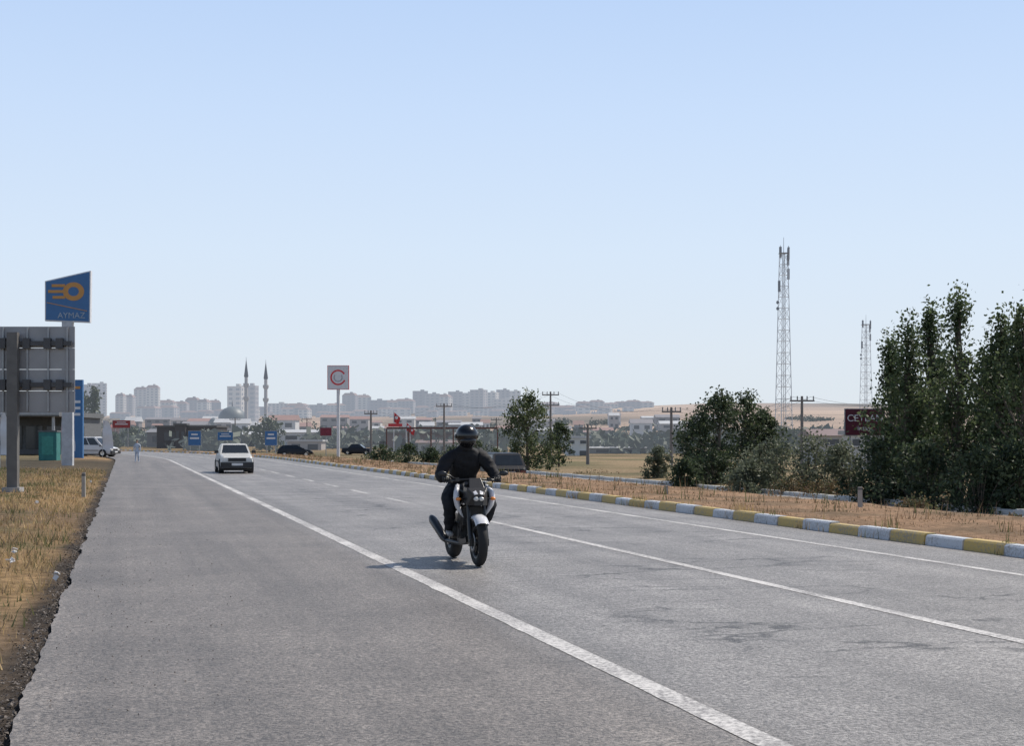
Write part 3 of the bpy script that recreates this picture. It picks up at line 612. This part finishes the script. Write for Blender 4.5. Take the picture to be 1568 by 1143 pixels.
# ---------- cars ----------
glass=mat('car_glass',(.02,.025,.03),rough=.12); rub=mat('rubber',(.02,.02,.02),rough=.8); chrome=mat('chrome',(.5,.5,.5),rough=.25,metal=.9); blk_=mat('black_trim',(.018,.018,.02),rough=.5); lamp=mat('lamp_lens',(.6,.6,.58),rough=.1); tail=mat('tail_lamp',(.12,.015,.015),rough=.3); plate=mat('plate_white',(.6,.6,.6))
def car(name,loc,heading,body,L_=4.3,W_=1.62,H_=1.4,kind='sedan'):
    mb=MB(); hw=W_/2; h=L_/2
    if kind=='sedan':
        secs=[(-h,.84,.34,.80),(-h+.12,.95,.24,.92),(-h+.9,1,.2,.94),(-.6,1,.2,.93),(.7,1,.2,.90),(1.1,.99,.2,.88),(h-.15,.95,.24,.80),(h,.90,.34,.72)]
        gh=[(-h+.85,.93),(-h+1.25,H_),(.35,H_),(.98,.91)]
    elif kind=='van':
        secs=[(-h,.93,.34,.9),(-h+.1,.98,.25,1.0),(-.6,1,.2,1.0),(.8,1,.2,.98),(1.35,.98,.2,.92),(h-.1,.93,.24,.78),(h,.86,.34,.65)]
        gh=[(-h+.06,1.0),(-h+.2,H_),(.5,H_),(1.3,.96)]
    else:
        secs=[(-h,.86,.36,.86),(-h+.12,.96,.26,1.0),(-.6,1,.22,.98),(.8,1,.2,.94),(h-.3,.95,.22,.82),(h,.82,.34,.66)]
        gh=[(-h+.1,1.0),(-h+.55,H_-.02),(.25,H_),(1.15,.94)]
    S_=[]
    for x,w,zl,zt in secs:
        w*=hw; zm=zl+(zt-zl)*.55
        S_.append([(x,-w*.9,zl),(x,-w,zl+.1),(x,-w*1.01,zm),(x,-w*.95,zt-.04),(x,-w*.86,zt),(x,w*.86,zt),(x,w*.95,zt-.04),(x,w*1.01,zm),(x,w,zl+.1),(x,w*.9,zl)])
    mb.loft(S_,body)
    bw,tw_=hw*.93,hw*.76; (xa,za),(xb,zb),(xc,zc),(xd,zd)=gh
    mb.loft([[(xa,-bw,za-.03),(xd,-bw,zd-.03),(xd,bw,zd-.03),(xa,bw,za-.03)],[(xb,-tw_,zb-.04),(xc,-tw_,zc-.04),(xc,tw_,zc-.04),(xb,tw_,zb-.04)],[(xb+.1,-tw_*.86,zb),(xc-.1,-tw_*.86,zc),(xc-.1,tw_*.86,zc),(xb+.1,tw_*.86,zb)]],body)
    def q(p0,p1,p2,p3,m_,off):
        P=[Vector(v) for v in(p0,p1,p2,p3)]; n=(P[1]-P[0]).cross(P[3]-P[0]).normalized()
        c=sum(P,Vector())/4
        if n.dot(c-Vector((0,0,.8)))<0: n=-n
        mb.quad([v+n*off for v in P],m_)
    def lerp(a,b,k): return tuple(a[i]+(b[i]-a[i])*k for i in range(3))
    def pane(A0,B0,B1,A1,u0,u1,v0,v1):
        f=lambda u,v: lerp(lerp(A0,B0,u),lerp(A1,B1,u),v); q(f(u0,v0),f(u1,v0),f(u1,v1),f(u0,v1),glass,.006)
    pane((xd,-bw,zd-.03),(xd,bw,zd-.03),(xc,tw_,zc-.04),(xc,-tw_,zc-.04),.06,.94,.1,.94)
    pane((xa,-bw,za-.03),(xa,bw,za-.03),(xb,tw_,zb-.04),(xb,-tw_,zb-.04),.07,.93,.12,.92)
    for sy in(-1,1):
        for u0,u1 in((.07,.34),(.37,.62),(.65,.93)): pane((xa,sy*bw,za-.03),(xd,sy*bw,zd-.03),(xc,sy*tw_,zc-.04),(xb,sy*tw_,zb-.04),u0,u1,.12,.92)
        for wx in(-h+.8,h-.78):
            yy=sy*hw*1.0; mb.rev((wx,yy,.31),[(0,sy*.012),(.36,sy*.012),(.36,-sy*.2)],blk_,20)
            mb.rev((wx,yy,.30),[(.18,sy*.03),(.28,sy*.035),(.30,0),(.30,-sy*.18)],rub,20); mb.rev((wx,yy,.30),[(0,sy*.02),(.17,sy*.03),(.19,sy*.03)],chrome,16)
        mb.box((xd-.15,sy*(hw+.09),.98),(.08,.18,.13),blk_)
        mb.box((0,sy*(hw*1.012+.004),.55),(L_*.45,.012,.05),blk_)
        mb.box((h+.005,sy*hw*.70,.63),(.04,.34 if kind!='sedan' else .26,.13),lamp); mb.box((-h-.005,sy*hw*.72,.72),(.04,.24,.14),tail)
    mb.box((h+.0,0,.63),(.05,hw*1.1,.15),blk_); mb.box((h+.04,0,.38),(.12,W_*.98,.26),blk_); mb.box((h+.11,0,.42),(.012,.5,.11),plate)
    mb.box((-h-.04,0,.44),(.12,W_*.96,.16),blk_); mb.box((-h-.012,0,.68),(.012,.5,.11),plate)
    mb.box((0,0,.19),(L_*.85,W_*.8,.12),blk_)
    return mb.build(name,loc,heading)
carw=mat('car_paint_white',(.52,.52,.50),rough=.3,var=.03); card=mat('car_paint_dark',(.010,.012,.018),rough=.4,var=.03,spec=.3); carv=mat('van_paint',(.6,.6,.6),rough=.15,var=.03)
hd=math.atan2(-CA,SA)
D=67; x=bx(358,D); car('white_sedan',(x,D,0),hd,carw,4.1,1.52,1.36)
D=68; x=bx(764,D); car('dark_hatchback',(x,D,OPZ),hd+math.pi,card,4.1,1.72,1.62,'suv')
D=126; x=bx(143,D); car('white_van',(x,D,ground_z(x,D)),math.radians(-12),carv,4.2,1.7,1.75,'van')
for b,D,c,k in((452,170,card,'suv'),(548,190,card,'sedan'),(952,215,carw,'suv')):
    x=bx(b,D); car('parked_car',(x,D,ground_z(x,D)),random.uniform(-.3,.3),c,4.1,1.65,1.42,k)
# ---------- people by skin ----------
def skin(name,verts,edges,rad,root=0,sub=2,matfn=None,mats=(),loc=(0,0,0),rotz=0,parent=None,wr=0):
    me=bpy.data.meshes.new(name+'_sk'); me.from_pydata(verts,edges,[]); o=bpy.data.objects.new(name+'_sk',me); scene.collection.objects.link(o)
    bm=bmesh.new(); bm.from_mesh(me); ly=bm.verts.layers.skin.verify(); bm.verts.ensure_lookup_table()
    for i,v in enumerate(bm.verts):
        r=rad[i]; v[ly].radius=r if isinstance(r,tuple) else (r,r); v[ly].use_root=(i==root)
    bm.to_mesh(me); bm.free()
    o.modifiers.new('s','SKIN'); sb_=o.modifiers.new('u','SUBSURF'); sb_.levels=sub; sb_.render_levels=sub
    dg=bpy.context.evaluated_depsgraph_get(); dg.update(); ev=o.evaluated_get(dg); nm=bpy.data.meshes.new_from_object(ev)
    bpy.data.objects.remove(o)
    if wr:
        nn=[v_.normal.copy() for v_ in nm.vertices]
        for v_,n_ in zip(nm.vertices,nn):
            c=v_.co; f=noise.noise(Vector((c.x*10,c.y*10,c.z*20)))+.5*noise.noise(Vector((c.x*24,c.y*24,c.z*40))); v_.co=c+n_*f*wr
    for m_ in mats: nm.materials.append(m_)
    for p_ in nm.polygons:
        p_.use_smooth=True; p_.material_index=matfn(p_.center) if matfn else 0
    ob=bpy.data.objects.new(name,nm); scene.collection.objects.link(ob); ob.location=loc; ob.rotation_euler=(0,0,rotz)
    if parent: ob.parent=parent
    return ob
# ---------- motorcycle ----------
mtank=mat('bike_paint_white',(.6,.6,.62),rough=.2,var=.02); mblk=mat('bike_paint_black',(.015,.015,.017),rough=.3,var=.02); meng=mat('engine_metal',(.04,.04,.04),rough=.5,metal=.4); tyre=mat('tyre',(.018,.018,.018),rough=.85); rim=mat('rim_black',(.03,.03,.03),rough=.4,metal=.3); disc=mat('brake_disc',(.2,.2,.2),rough=.35,metal=.8); amber=mat('indicator_amber',(.75,.25,.05),rough=.2); fork=mat('fork_dark',(.04,.04,.04),rough=.3,metal=.5); muf=mat('muffler_steel',(.10,.10,.10),rough=.35,metal=.7)
D=17.78; fx,fy=bx(733,D),D
fwd=Vector((SA,-CA,0)); bc=Vector((fx,fy,0))-fwd*.70
bike=bpy.data.objects.new('motorcycle',None); scene.collection.objects.link(bike); bike.location=bc; bike.rotation_euler=(0,0,hd)
def wheel(nm,x,r,w):
    mb=MB(); pr=[]
    for i in range(13):
        a=-math.pi/2*1.15+math.pi*1.15*i/12; pr.append((r-w*.5+w*.5*math.cos(a)*1.0,w*.5*math.sin(a)))
    mb.rev((x,0,r),[(r-w*.85,-w*.36)]+pr+[(r-w*.85,w*.36)],tyre,40)
    mb.rev((x,0,r),[(r-w*.80,-w*.38),(r-w*1.1,-w*.3),(r-w*1.1,w*.3),(r-w*.80,w*.38)],rim,32)
    mb.rev((x,0,r),[(0,-.06),(.045,-.06),(.045,.06),(0,.06)],rim,14)
    for k in range(5):
        a=k*2*math.pi/5+.3; d=Vector((math.cos(a),0,math.sin(a))); mb.tube([Vector((x,0,r))+d*.03,Vector((x,0,r))+d*(r-w*1.05)],[.02,.014],rim,6)
    for sy in(-1,1): mb.rev((x,sy*.075,r),[(.07,0),(.13,0),(.13,.005*sy),(.07,.005*sy),(.07,0)],disc,28)
    return mb.build(nm,parent=bike)
wheel('front_wheel',.70,.30,.12); wheel('rear_wheel',-.70,.305,.155)
mb=MB()
for sy in(-1,1):
    mb.tube([(.70,sy*.10,.30),(.60,sy*.10,.60)],[.034,.031],fork,12); mb.tube([(.60,sy*.10,.60),(.45,sy*.10,1.03)],[.024,.024],fork,12)
    mb.box((.70,sy*.10,.30),(.07,.05,.09),fork); mb.box((.625,sy*.078,.36),(.08,.03,.12),meng)
for z_,x_ in((.80,.53),(1.02,.455)): mb.box((x_,0,z_),(.09,.27,.04),fork,rot=Matrix.Rotation(-.35,3,'Y'))
mb.rev((.70,0,.30),[(.30,-.088),(.33,-.078),(.352,-.035),(.352,.035),(.33,.078),(.30,.088)],mtank,16,a0=math.radians(46),a1=math.radians(150))
mb.build('fork_and_fender',parent=bike)
mb=MB()
mb.loft([[(.48,-.14,1.0),(.48,.14,1.0),(.48,.16,.80),(.48,-.16,.80)],[(.62,-.13,.98),(.62,.13,.98),(.63,.13,.76),(.63,-.13,.76)],[(.71,-.07,.90),(.71,.07,.90),(.71,.055,.76),(.71,-.055,.76)]],mblk)
for sy in(-1,1): 
    mb.quad([(.637,sy*.12,.955),(.637,sy*.03,.962),(.716,sy*.012,.905),(.712,sy*.066,.895)],mtank)
    mb.ell((.705,sy*.034,.845),(.03,.034,.028),lamp)
    mb.tube([(.52,sy*.10,.85),(.54,sy*.20,.84)],.011,mblk,6); mb.ell((.545,sy*.225,.84),(.03,.034,.022),amber)
mb.loft([[(.61,-.10,.98),(.61,.10,.98),(.595,.10,.97),(.595,-.10,.97)],[(.50,-.075,1.10),(.50,.075,1.10),(.485,.075,1.09),(.485,-.075,1.09)]],mblk)
mb.build('headlight_cowl',parent=bike,bevel=.008)
mb=MB()
mb.tube([(.33,-.37,1.06),(.37,-.28,1.07),(.44,-.12,1.08),(.45,0,1.08),(.44,.12,1.08),(.37,.28,1.07),(.33,.37,1.06)],.012,mblk,10)
for sy in(-1,1):
    mb.tube([(.325,sy*.38,1.06),(.365,sy*.27,1.07)],.019,rub,10)
    mb.tube([(.42,sy*.36,1.05),(.42,sy*.25,1.065),(.39,sy*.2,1.07)],.008,mblk,6)
    mb.tube([(.38,sy*.22,1.08),(.42,sy*.30,1.13),(.41,sy*.36,1.15)],.008,mblk,6); mb.ell((.41,sy*.40,1.155),(.018,.06,.034),mblk); mb.ell((.398,sy*.40,1.155),(.01,.05,.027),disc)
    mb.box((.40,sy*.21,1.08),(.05,.05,.05),mblk)
mb.build('handlebar',parent=bike)
mb=MB()
def tsec(x,w,zb,zt): 
    r=[]
    for i in range(14):
        a=math.pi*2*i/14; r.append((x,w*math.copysign(abs(math.cos(a))**.75,math.cos(a)),(zb+zt)/2+(zt-zb)/2*math.copysign(abs(math.sin(a))**.75,math.sin(a))))
    return r
mb.loft([tsec(.40,.08,.84,.93),tsec(.34,.14,.80,1.0),tsec(.2,.17,.78,1.04),tsec(.05,.155,.78,1.02),tsec(-.08,.11,.78,.93),tsec(-.14,.08,.80,.88)],mblk,True)
mb.loft([tsec(-.10,.09,.76,.84),tsec(-.25,.13,.76,.84),tsec(-.45,.12,.78,.87),tsec(-.62,.10,.84,.93),tsec(-.85,.05,.90,.96)],rub,True)
mb.loft([tsec(-.45,.10,.72,.80),tsec(-.7,.08,.82,.90),tsec(-.92,.04,.88,.92)],mtank,True)
mb.box((-.93,0,.90),(.02,.08,.04),tail); mb.loft([[(-.85,-.05,.86),(-.85,.05,.86),(-.83,.05,.86),(-.83,-.05,.86)],[(-1.0,-.08,.55),(-1.0,.08,.55),(-.98,.08,.55),(-.98,-.08,.55)]],mblk)
mb.build('tank_and_seat',parent=bike)
mb=MB()
def ribbon(path,th,m_,sy):
    secs=[]
    for (x,y,z),w in path: secs.append([(x,sy*(y+w*.5),z),(x+th,sy*y,z),(x,sy*(y-w*.5),z),(x-th,sy*y,z)])
    mb.loft(secs,m_,True)
for sy in(-1,1):
    ribbon([((.16,.15,1.02),.03),((.34,.19,1.01),.055),((.44,.225,.94),.07),((.47,.235,.85),.08),((.46,.215,.75),.075),((.44,.17,.66),.05),((.42,.13,.60),.02)],.03,mtank,sy)
    outer=[(.44,.245,.92),(.15,.19,.97),(.05,.17,.90),(.22,.20,.82),(.30,.21,.68),(.43,.22,.72)]
    a=[(x,sy*y,z) for x,y,z in outer]; b=[(x-.01,sy*(y-.03),z) for x,y,z in outer]; mb.loft([a,b],mblk)
mb.build('side_shrouds',parent=bike)
mb=MB()
mb.box((.43,0,.62),(.04,.28,.24),meng,rot=Matrix.Rotation(.15,3,'Y'))
for k in range(9): mb.box((.455,0,.52+k*.024),(.006,.26,.006),fork)
mb.box((.20,0,.60),(.2,.24,.26),meng,rot=Matrix.Rotation(-.35,3,'Y')); mb.box((.05,0,.42),(.46,.28,.2),meng); mb.tube([(.0,-.19,.42),(.0,.19,.42)],.11,meng,18); mb.tube([(.18,-.15,.40),(.18,.17,.40)],.08,meng,16)
mb.loft([[(.38,-.1,.36),(.38,.1,.36),(.36,.08,.28),(.36,-.08,.28)],[(-.05,-.12,.34),(-.05,.12,.34),(-.05,.08,.22),(-.05,-.08,.22)]],mblk)
for sy in(-1,1):
    mb.tube([(.44,sy*.07,.93),(.25,sy*.14,.78),(-.05,sy*.15,.66),(-.16,sy*.13,.48)],.024,mblk,8); mb.tube([(.42,sy*.06,.85),(.36,sy*.13,.6),(.3,sy*.13,.42)],.017,mblk,8)
    mb.tube([(-.15,sy*.12,.42),(-.70,sy*.11,.305)],[.03,.022],mblk,8); mb.tube([(-.15,sy*.12,.68),(-.5,sy*.10,.78),(-.75,sy*.05,.86)],.015,mblk,8)
    mb.tube([(-.10,sy*.14,.36),(-.10,sy*.27,.34)],.013,meng,8); mb.box((-.12,sy*.14,.42),(.1,.02,.16),meng)
    mb.tube([(.33,sy*.05,.55),(.40,sy*.05,.40),(.28,sy*.05,.27),(.0,0-.06,.24)],.022,muf,8)
mb.tube([(-.25,0,.72),(-.42,0,.42)],.035,fork,10)
mb.tube([(0,-.06,.24),(-.2,-.14,.25),(-.35,-.19,.26)],.026,muf,8)
mb.tube([(-.33,-.185,.25),(-.40,-.20,.29),(-.74,-.27,.50),(-.79,-.28,.53)],[.03,.052,.060,.045],mblk,16); mb.tube([(-.785,-.279,.527),(-.81,-.285,.54)],[.042,.038],disc,16)
mb.build('engine_and_exhaust',parent=bike)
# rider
jk=mat('jacket_black',(.011,.011,.013),rough=.75,bump=.4,scale=9,spec=.3); jn=mat('trousers_dark',(.015,.016,.02),rough=.85,bump=.4,scale=9,spec=.3); gl=mat('glove_black',(.013,.013,.013),rough=.6); hel=mat('helmet_black',(.01,.01,.012),rough=.22,var=.01); vis=mat('visor_dark',(.01,.012,.015),rough=.06,var=0); shoe=mat('shoe_grey',(.3,.3,.3),rough=.6)
rider=bpy.data.objects.new('motorcycle_rider',None); scene.collection.objects.link(rider); rider.location=bc; rider.rotation_euler=(0,0,hd)
v=[(-.26,0,.93),(-.20,0,1.06),(-.12,0,1.20),(-.05,0,1.34),(-.01,0,1.45),(.02,0,1.52)]; r=[(.175,.15),(.185,.15),(.205,.15),(.20,.145),(.12,.11),(.07,.07)]
e=[(0,1),(1,2),(2,3),(3,4),(4,5)]
def addc(par,pts,rr):
    k=par
    for p_,q_ in zip(pts,rr): v.append(p_); r.append(q_); e.append((k,len(v)-1)); k=len(v)-1
for sy in(-1,1):
    addc(3,[(-.03,sy*.18,1.385),(0.0,sy*.255,1.33),(.05,sy*.315,1.22),(.10,sy*.365,1.12),(.19,sy*.375,1.095),(.27,sy*.36,1.085)],[.105,.10,.088,.078,.064,.048])
    addc(0,[(-.22,sy*.11,.90),(-.05,sy*.20,.87),(.12,sy*.255,.82),(.24,sy*.275,.75),(.19,sy*.26,.66),(.06,sy*.23,.52),(-.05,sy*.20,.42)],[.13,.12,.105,.088,.082,.075,.058])
skin('body',v,e,r,0,3,lambda c:(1 if (c.z<.98) else 0),(jk,jn),parent=rider,wr=.013)
for sy in(-1,1):
    skin('shoe',[(-.07,sy*.205,.41),(-.09,sy*.205,.375),(.02,sy*.215,.372),(.12,sy*.22,.365)],[(0,1),(1,2),(2,3)],[.045,.048,(.045,.04),(.038,.03)],0,2,None,(shoe,),parent=rider)
    vv=[(.265,sy*.36,1.09),(.295,sy*.345,1.095),(.325,sy*.335,1.098)]; ee=[(0,1),(1,2)]; rr=[.036,(.032,.040),(.028,.040)]
    skin('hand_palm',vv,ee,rr,0,2,None,(gl,),parent=rider)
    for k,ln in enumerate((.9,1.0,.97,.8)):
        y_=sy*(.292+.022*k); x0_=.335-.005*k
        skin('finger',[(x0_-.02,y_,1.098),(x0_+.022*ln,y_,1.099),(x0_+.044*ln,y_,1.078),(x0_+.036*ln,y_,1.05),(x0_+.012,y_,1.036)],[(0,1),(1,2),(2,3),(3,4)],[.010,.0105,.0095,.009,.008],0,1,None,(gl,),parent=rider)
    skin('thumb',[(.30,sy*.31,1.09),(.325,sy*.28,1.075),(.345,sy*.268,1.05),(.36,sy*.266,1.035)],[(0,1),(1,2),(2,3)],[.013,.012,.0105,.009],0,1,None,(gl,),parent=rider)
mb=MB()
def hf(v):
    if v.z<-.03: v=Vector((v.x+.012,v.y*.93,v.z*1.1))
    return v
mb.ell((.05,0,1.635),(.165,.145,.15),hel,nu=28,nv=18,fn=hf)
mb.ell((.115,0,1.57),(.112,.112,.068),hel,nu=24,nv=12)
vs_=[];nu=18;nv=6
for j in range(nv+1):
    for i in range(nu+1):
        th=math.radians(-72+144*i/nu); ph=math.radians(66+36*j/nv); vs_.append((.054+.168*math.sin(ph)*math.cos(th),.148*math.sin(ph)*math.sin(th),1.635+.15*math.cos(ph)))
mb.add(vs_,[(j*(nu+1)+i,j*(nu+1)+i+1,(j+1)*(nu+1)+i+1,(j+1)*(nu+1)+i) for j in range(nv) for i in range(nu)],vis,True)
mb.tube([(.02,0,1.46),(.04,0,1.55)],[.085,.09],jk,14)
for sy in(-1,1): mb.ell((.05,sy*.145,1.63),(.03,.012,.03),mblk)
mb.build('helmet',parent=rider)
# roadside pedestrian
ps=mat('pale_clothes',(.42,.47,.55)); skc=mat('skin_tone',(.42,.26,.19)); hr=mat('hair_dark',(.03,.025,.02))
D=98; x=bx(210,D); z=ground_z(x,D)
v=[(0,0,.80),(0,0,.95),(0,0,1.12),(0,0,1.26),(0,.0,1.34)]; r=[(.13,.10),(.12,.09),(.15,.10),(.13,.09),.05]; e=[(0,1),(1,2),(2,3),(3,4)]
for sy in(-1,1):
    addc(3,[(sy*.17,0,1.24),(sy*.22,.02,.98),(sy*.21,-.04,.76)],[.06,.045,.035]); addc(0,[(sy*.09,0,.74),(sy*.10,-.05*sy,.42),(sy*.10,.06*sy,.06),(sy*.11,.06*sy-.12,.035)],[.095,.065,.04,.035])
ped=skin('pedestrian',v,e,r,0,2,None,(ps,),loc=(x,D,z)); mb=MB(); mb.ell((0,0,1.46),(.075,.09,.11),skc); mb.ell((0,.015,1.49),(.082,.095,.10),hr); mb.ell((0,-.09,1.455),(.014,.02,.02),skc); mb.tube([(0,0,1.3),(0,0,1.4)],.045,skc,8); mb.build('head',parent=ped)
# ---------- sun, sky, camera ----------
SE,SR=math.radians(52),math.radians(56)
w=bpy.data.worlds.new('World'); scene.world=w; w.use_nodes=True; N=w.node_tree.nodes; L=w.node_tree.links
sk=N.new('ShaderNodeTexSky'); sk.sky_type='NISHITA'; sk.sun_disc=False; sk.sun_elevation=SE; sk.sun_rotation=SR; sk.altitude=900; sk.air_density=1.0; sk.dust_density=1.5; sk.ozone_density=1.5
# bright summer haze layer that thins out with elevation above the horizon
tc=N.new('ShaderNodeTexCoord'); sp=N.new('ShaderNodeSeparateXYZ'); L.new(tc.outputs['Generated'],sp.inputs[0])
cr=N.new('ShaderNodeValToRGB'); L.new(sp.outputs['Z'],cr.inputs[0]); el=cr.color_ramp.elements
el[0].position=0.0; el[0].color=(.74,.80,.86,1); el[1].position=.32; el[1].color=(.50,.67,.96,1)
for ps_,c in((.06,(.74,.82,.91,1)),(.13,(.70,.82,.97,1)),(.22,(.61,.76,.99,1))):
    q=cr.color_ramp.elements.new(ps_); q.color=c
k=1/.11
vm=N.new('ShaderNodeVectorMath'); vm.operation='SCALE'; vm.inputs['Scale'].default_value=k; L.new(cr.outputs[0],vm.inputs[0])
fm=N.new('ShaderNodeMapRange'); fm.inputs[1].default_value=.30; fm.inputs[2].default_value=.55; fm.inputs[3].default_value=.94; fm.inputs[4].default_value=0; L.new(sp.outputs['Z'],fm.inputs[0])
mx=N.new('ShaderNodeMixRGB'); L.new(fm.outputs[0],mx.inputs[0]); L.new(sk.outputs[0],mx.inputs[1]); L.new(vm.outputs[0],mx.inputs[2])
L.new(mx.outputs[0],N['Background'].inputs[0]); N['Background'].inputs[1].default_value=.11
sd=bpy.data.lights.new('sun','SUN'); sd.energy=4.9; sd.angle=math.radians(.53); sd.color=(1,.93,.83); so_=bpy.data.objects.new('sun',sd); scene.collection.objects.link(so_)
tos=Vector((math.cos(SE)*math.sin(SR),math.cos(SE)*math.cos(SR),math.sin(SE))); so_.rotation_euler=tos.to_track_quat('Z','Y').to_euler(); so_.location=(0,0,60)
cd=bpy.data.cameras.new('camera'); cam=bpy.data.objects.new('camera',cd); scene.collection.objects.link(cam); scene.camera=cam
cd.sensor_width=36; cd.lens=F/1568*36; cd.shift_y=100.5/1568; cd.clip_end=12000; cd.clip_start=.1; cam.location=(0,0,CAMH); cam.rotation_euler=(math.pi/2,0,0)
scene.view_settings.view_transform='Standard'; scene.view_settings.look='None'; scene.view_settings.exposure=0
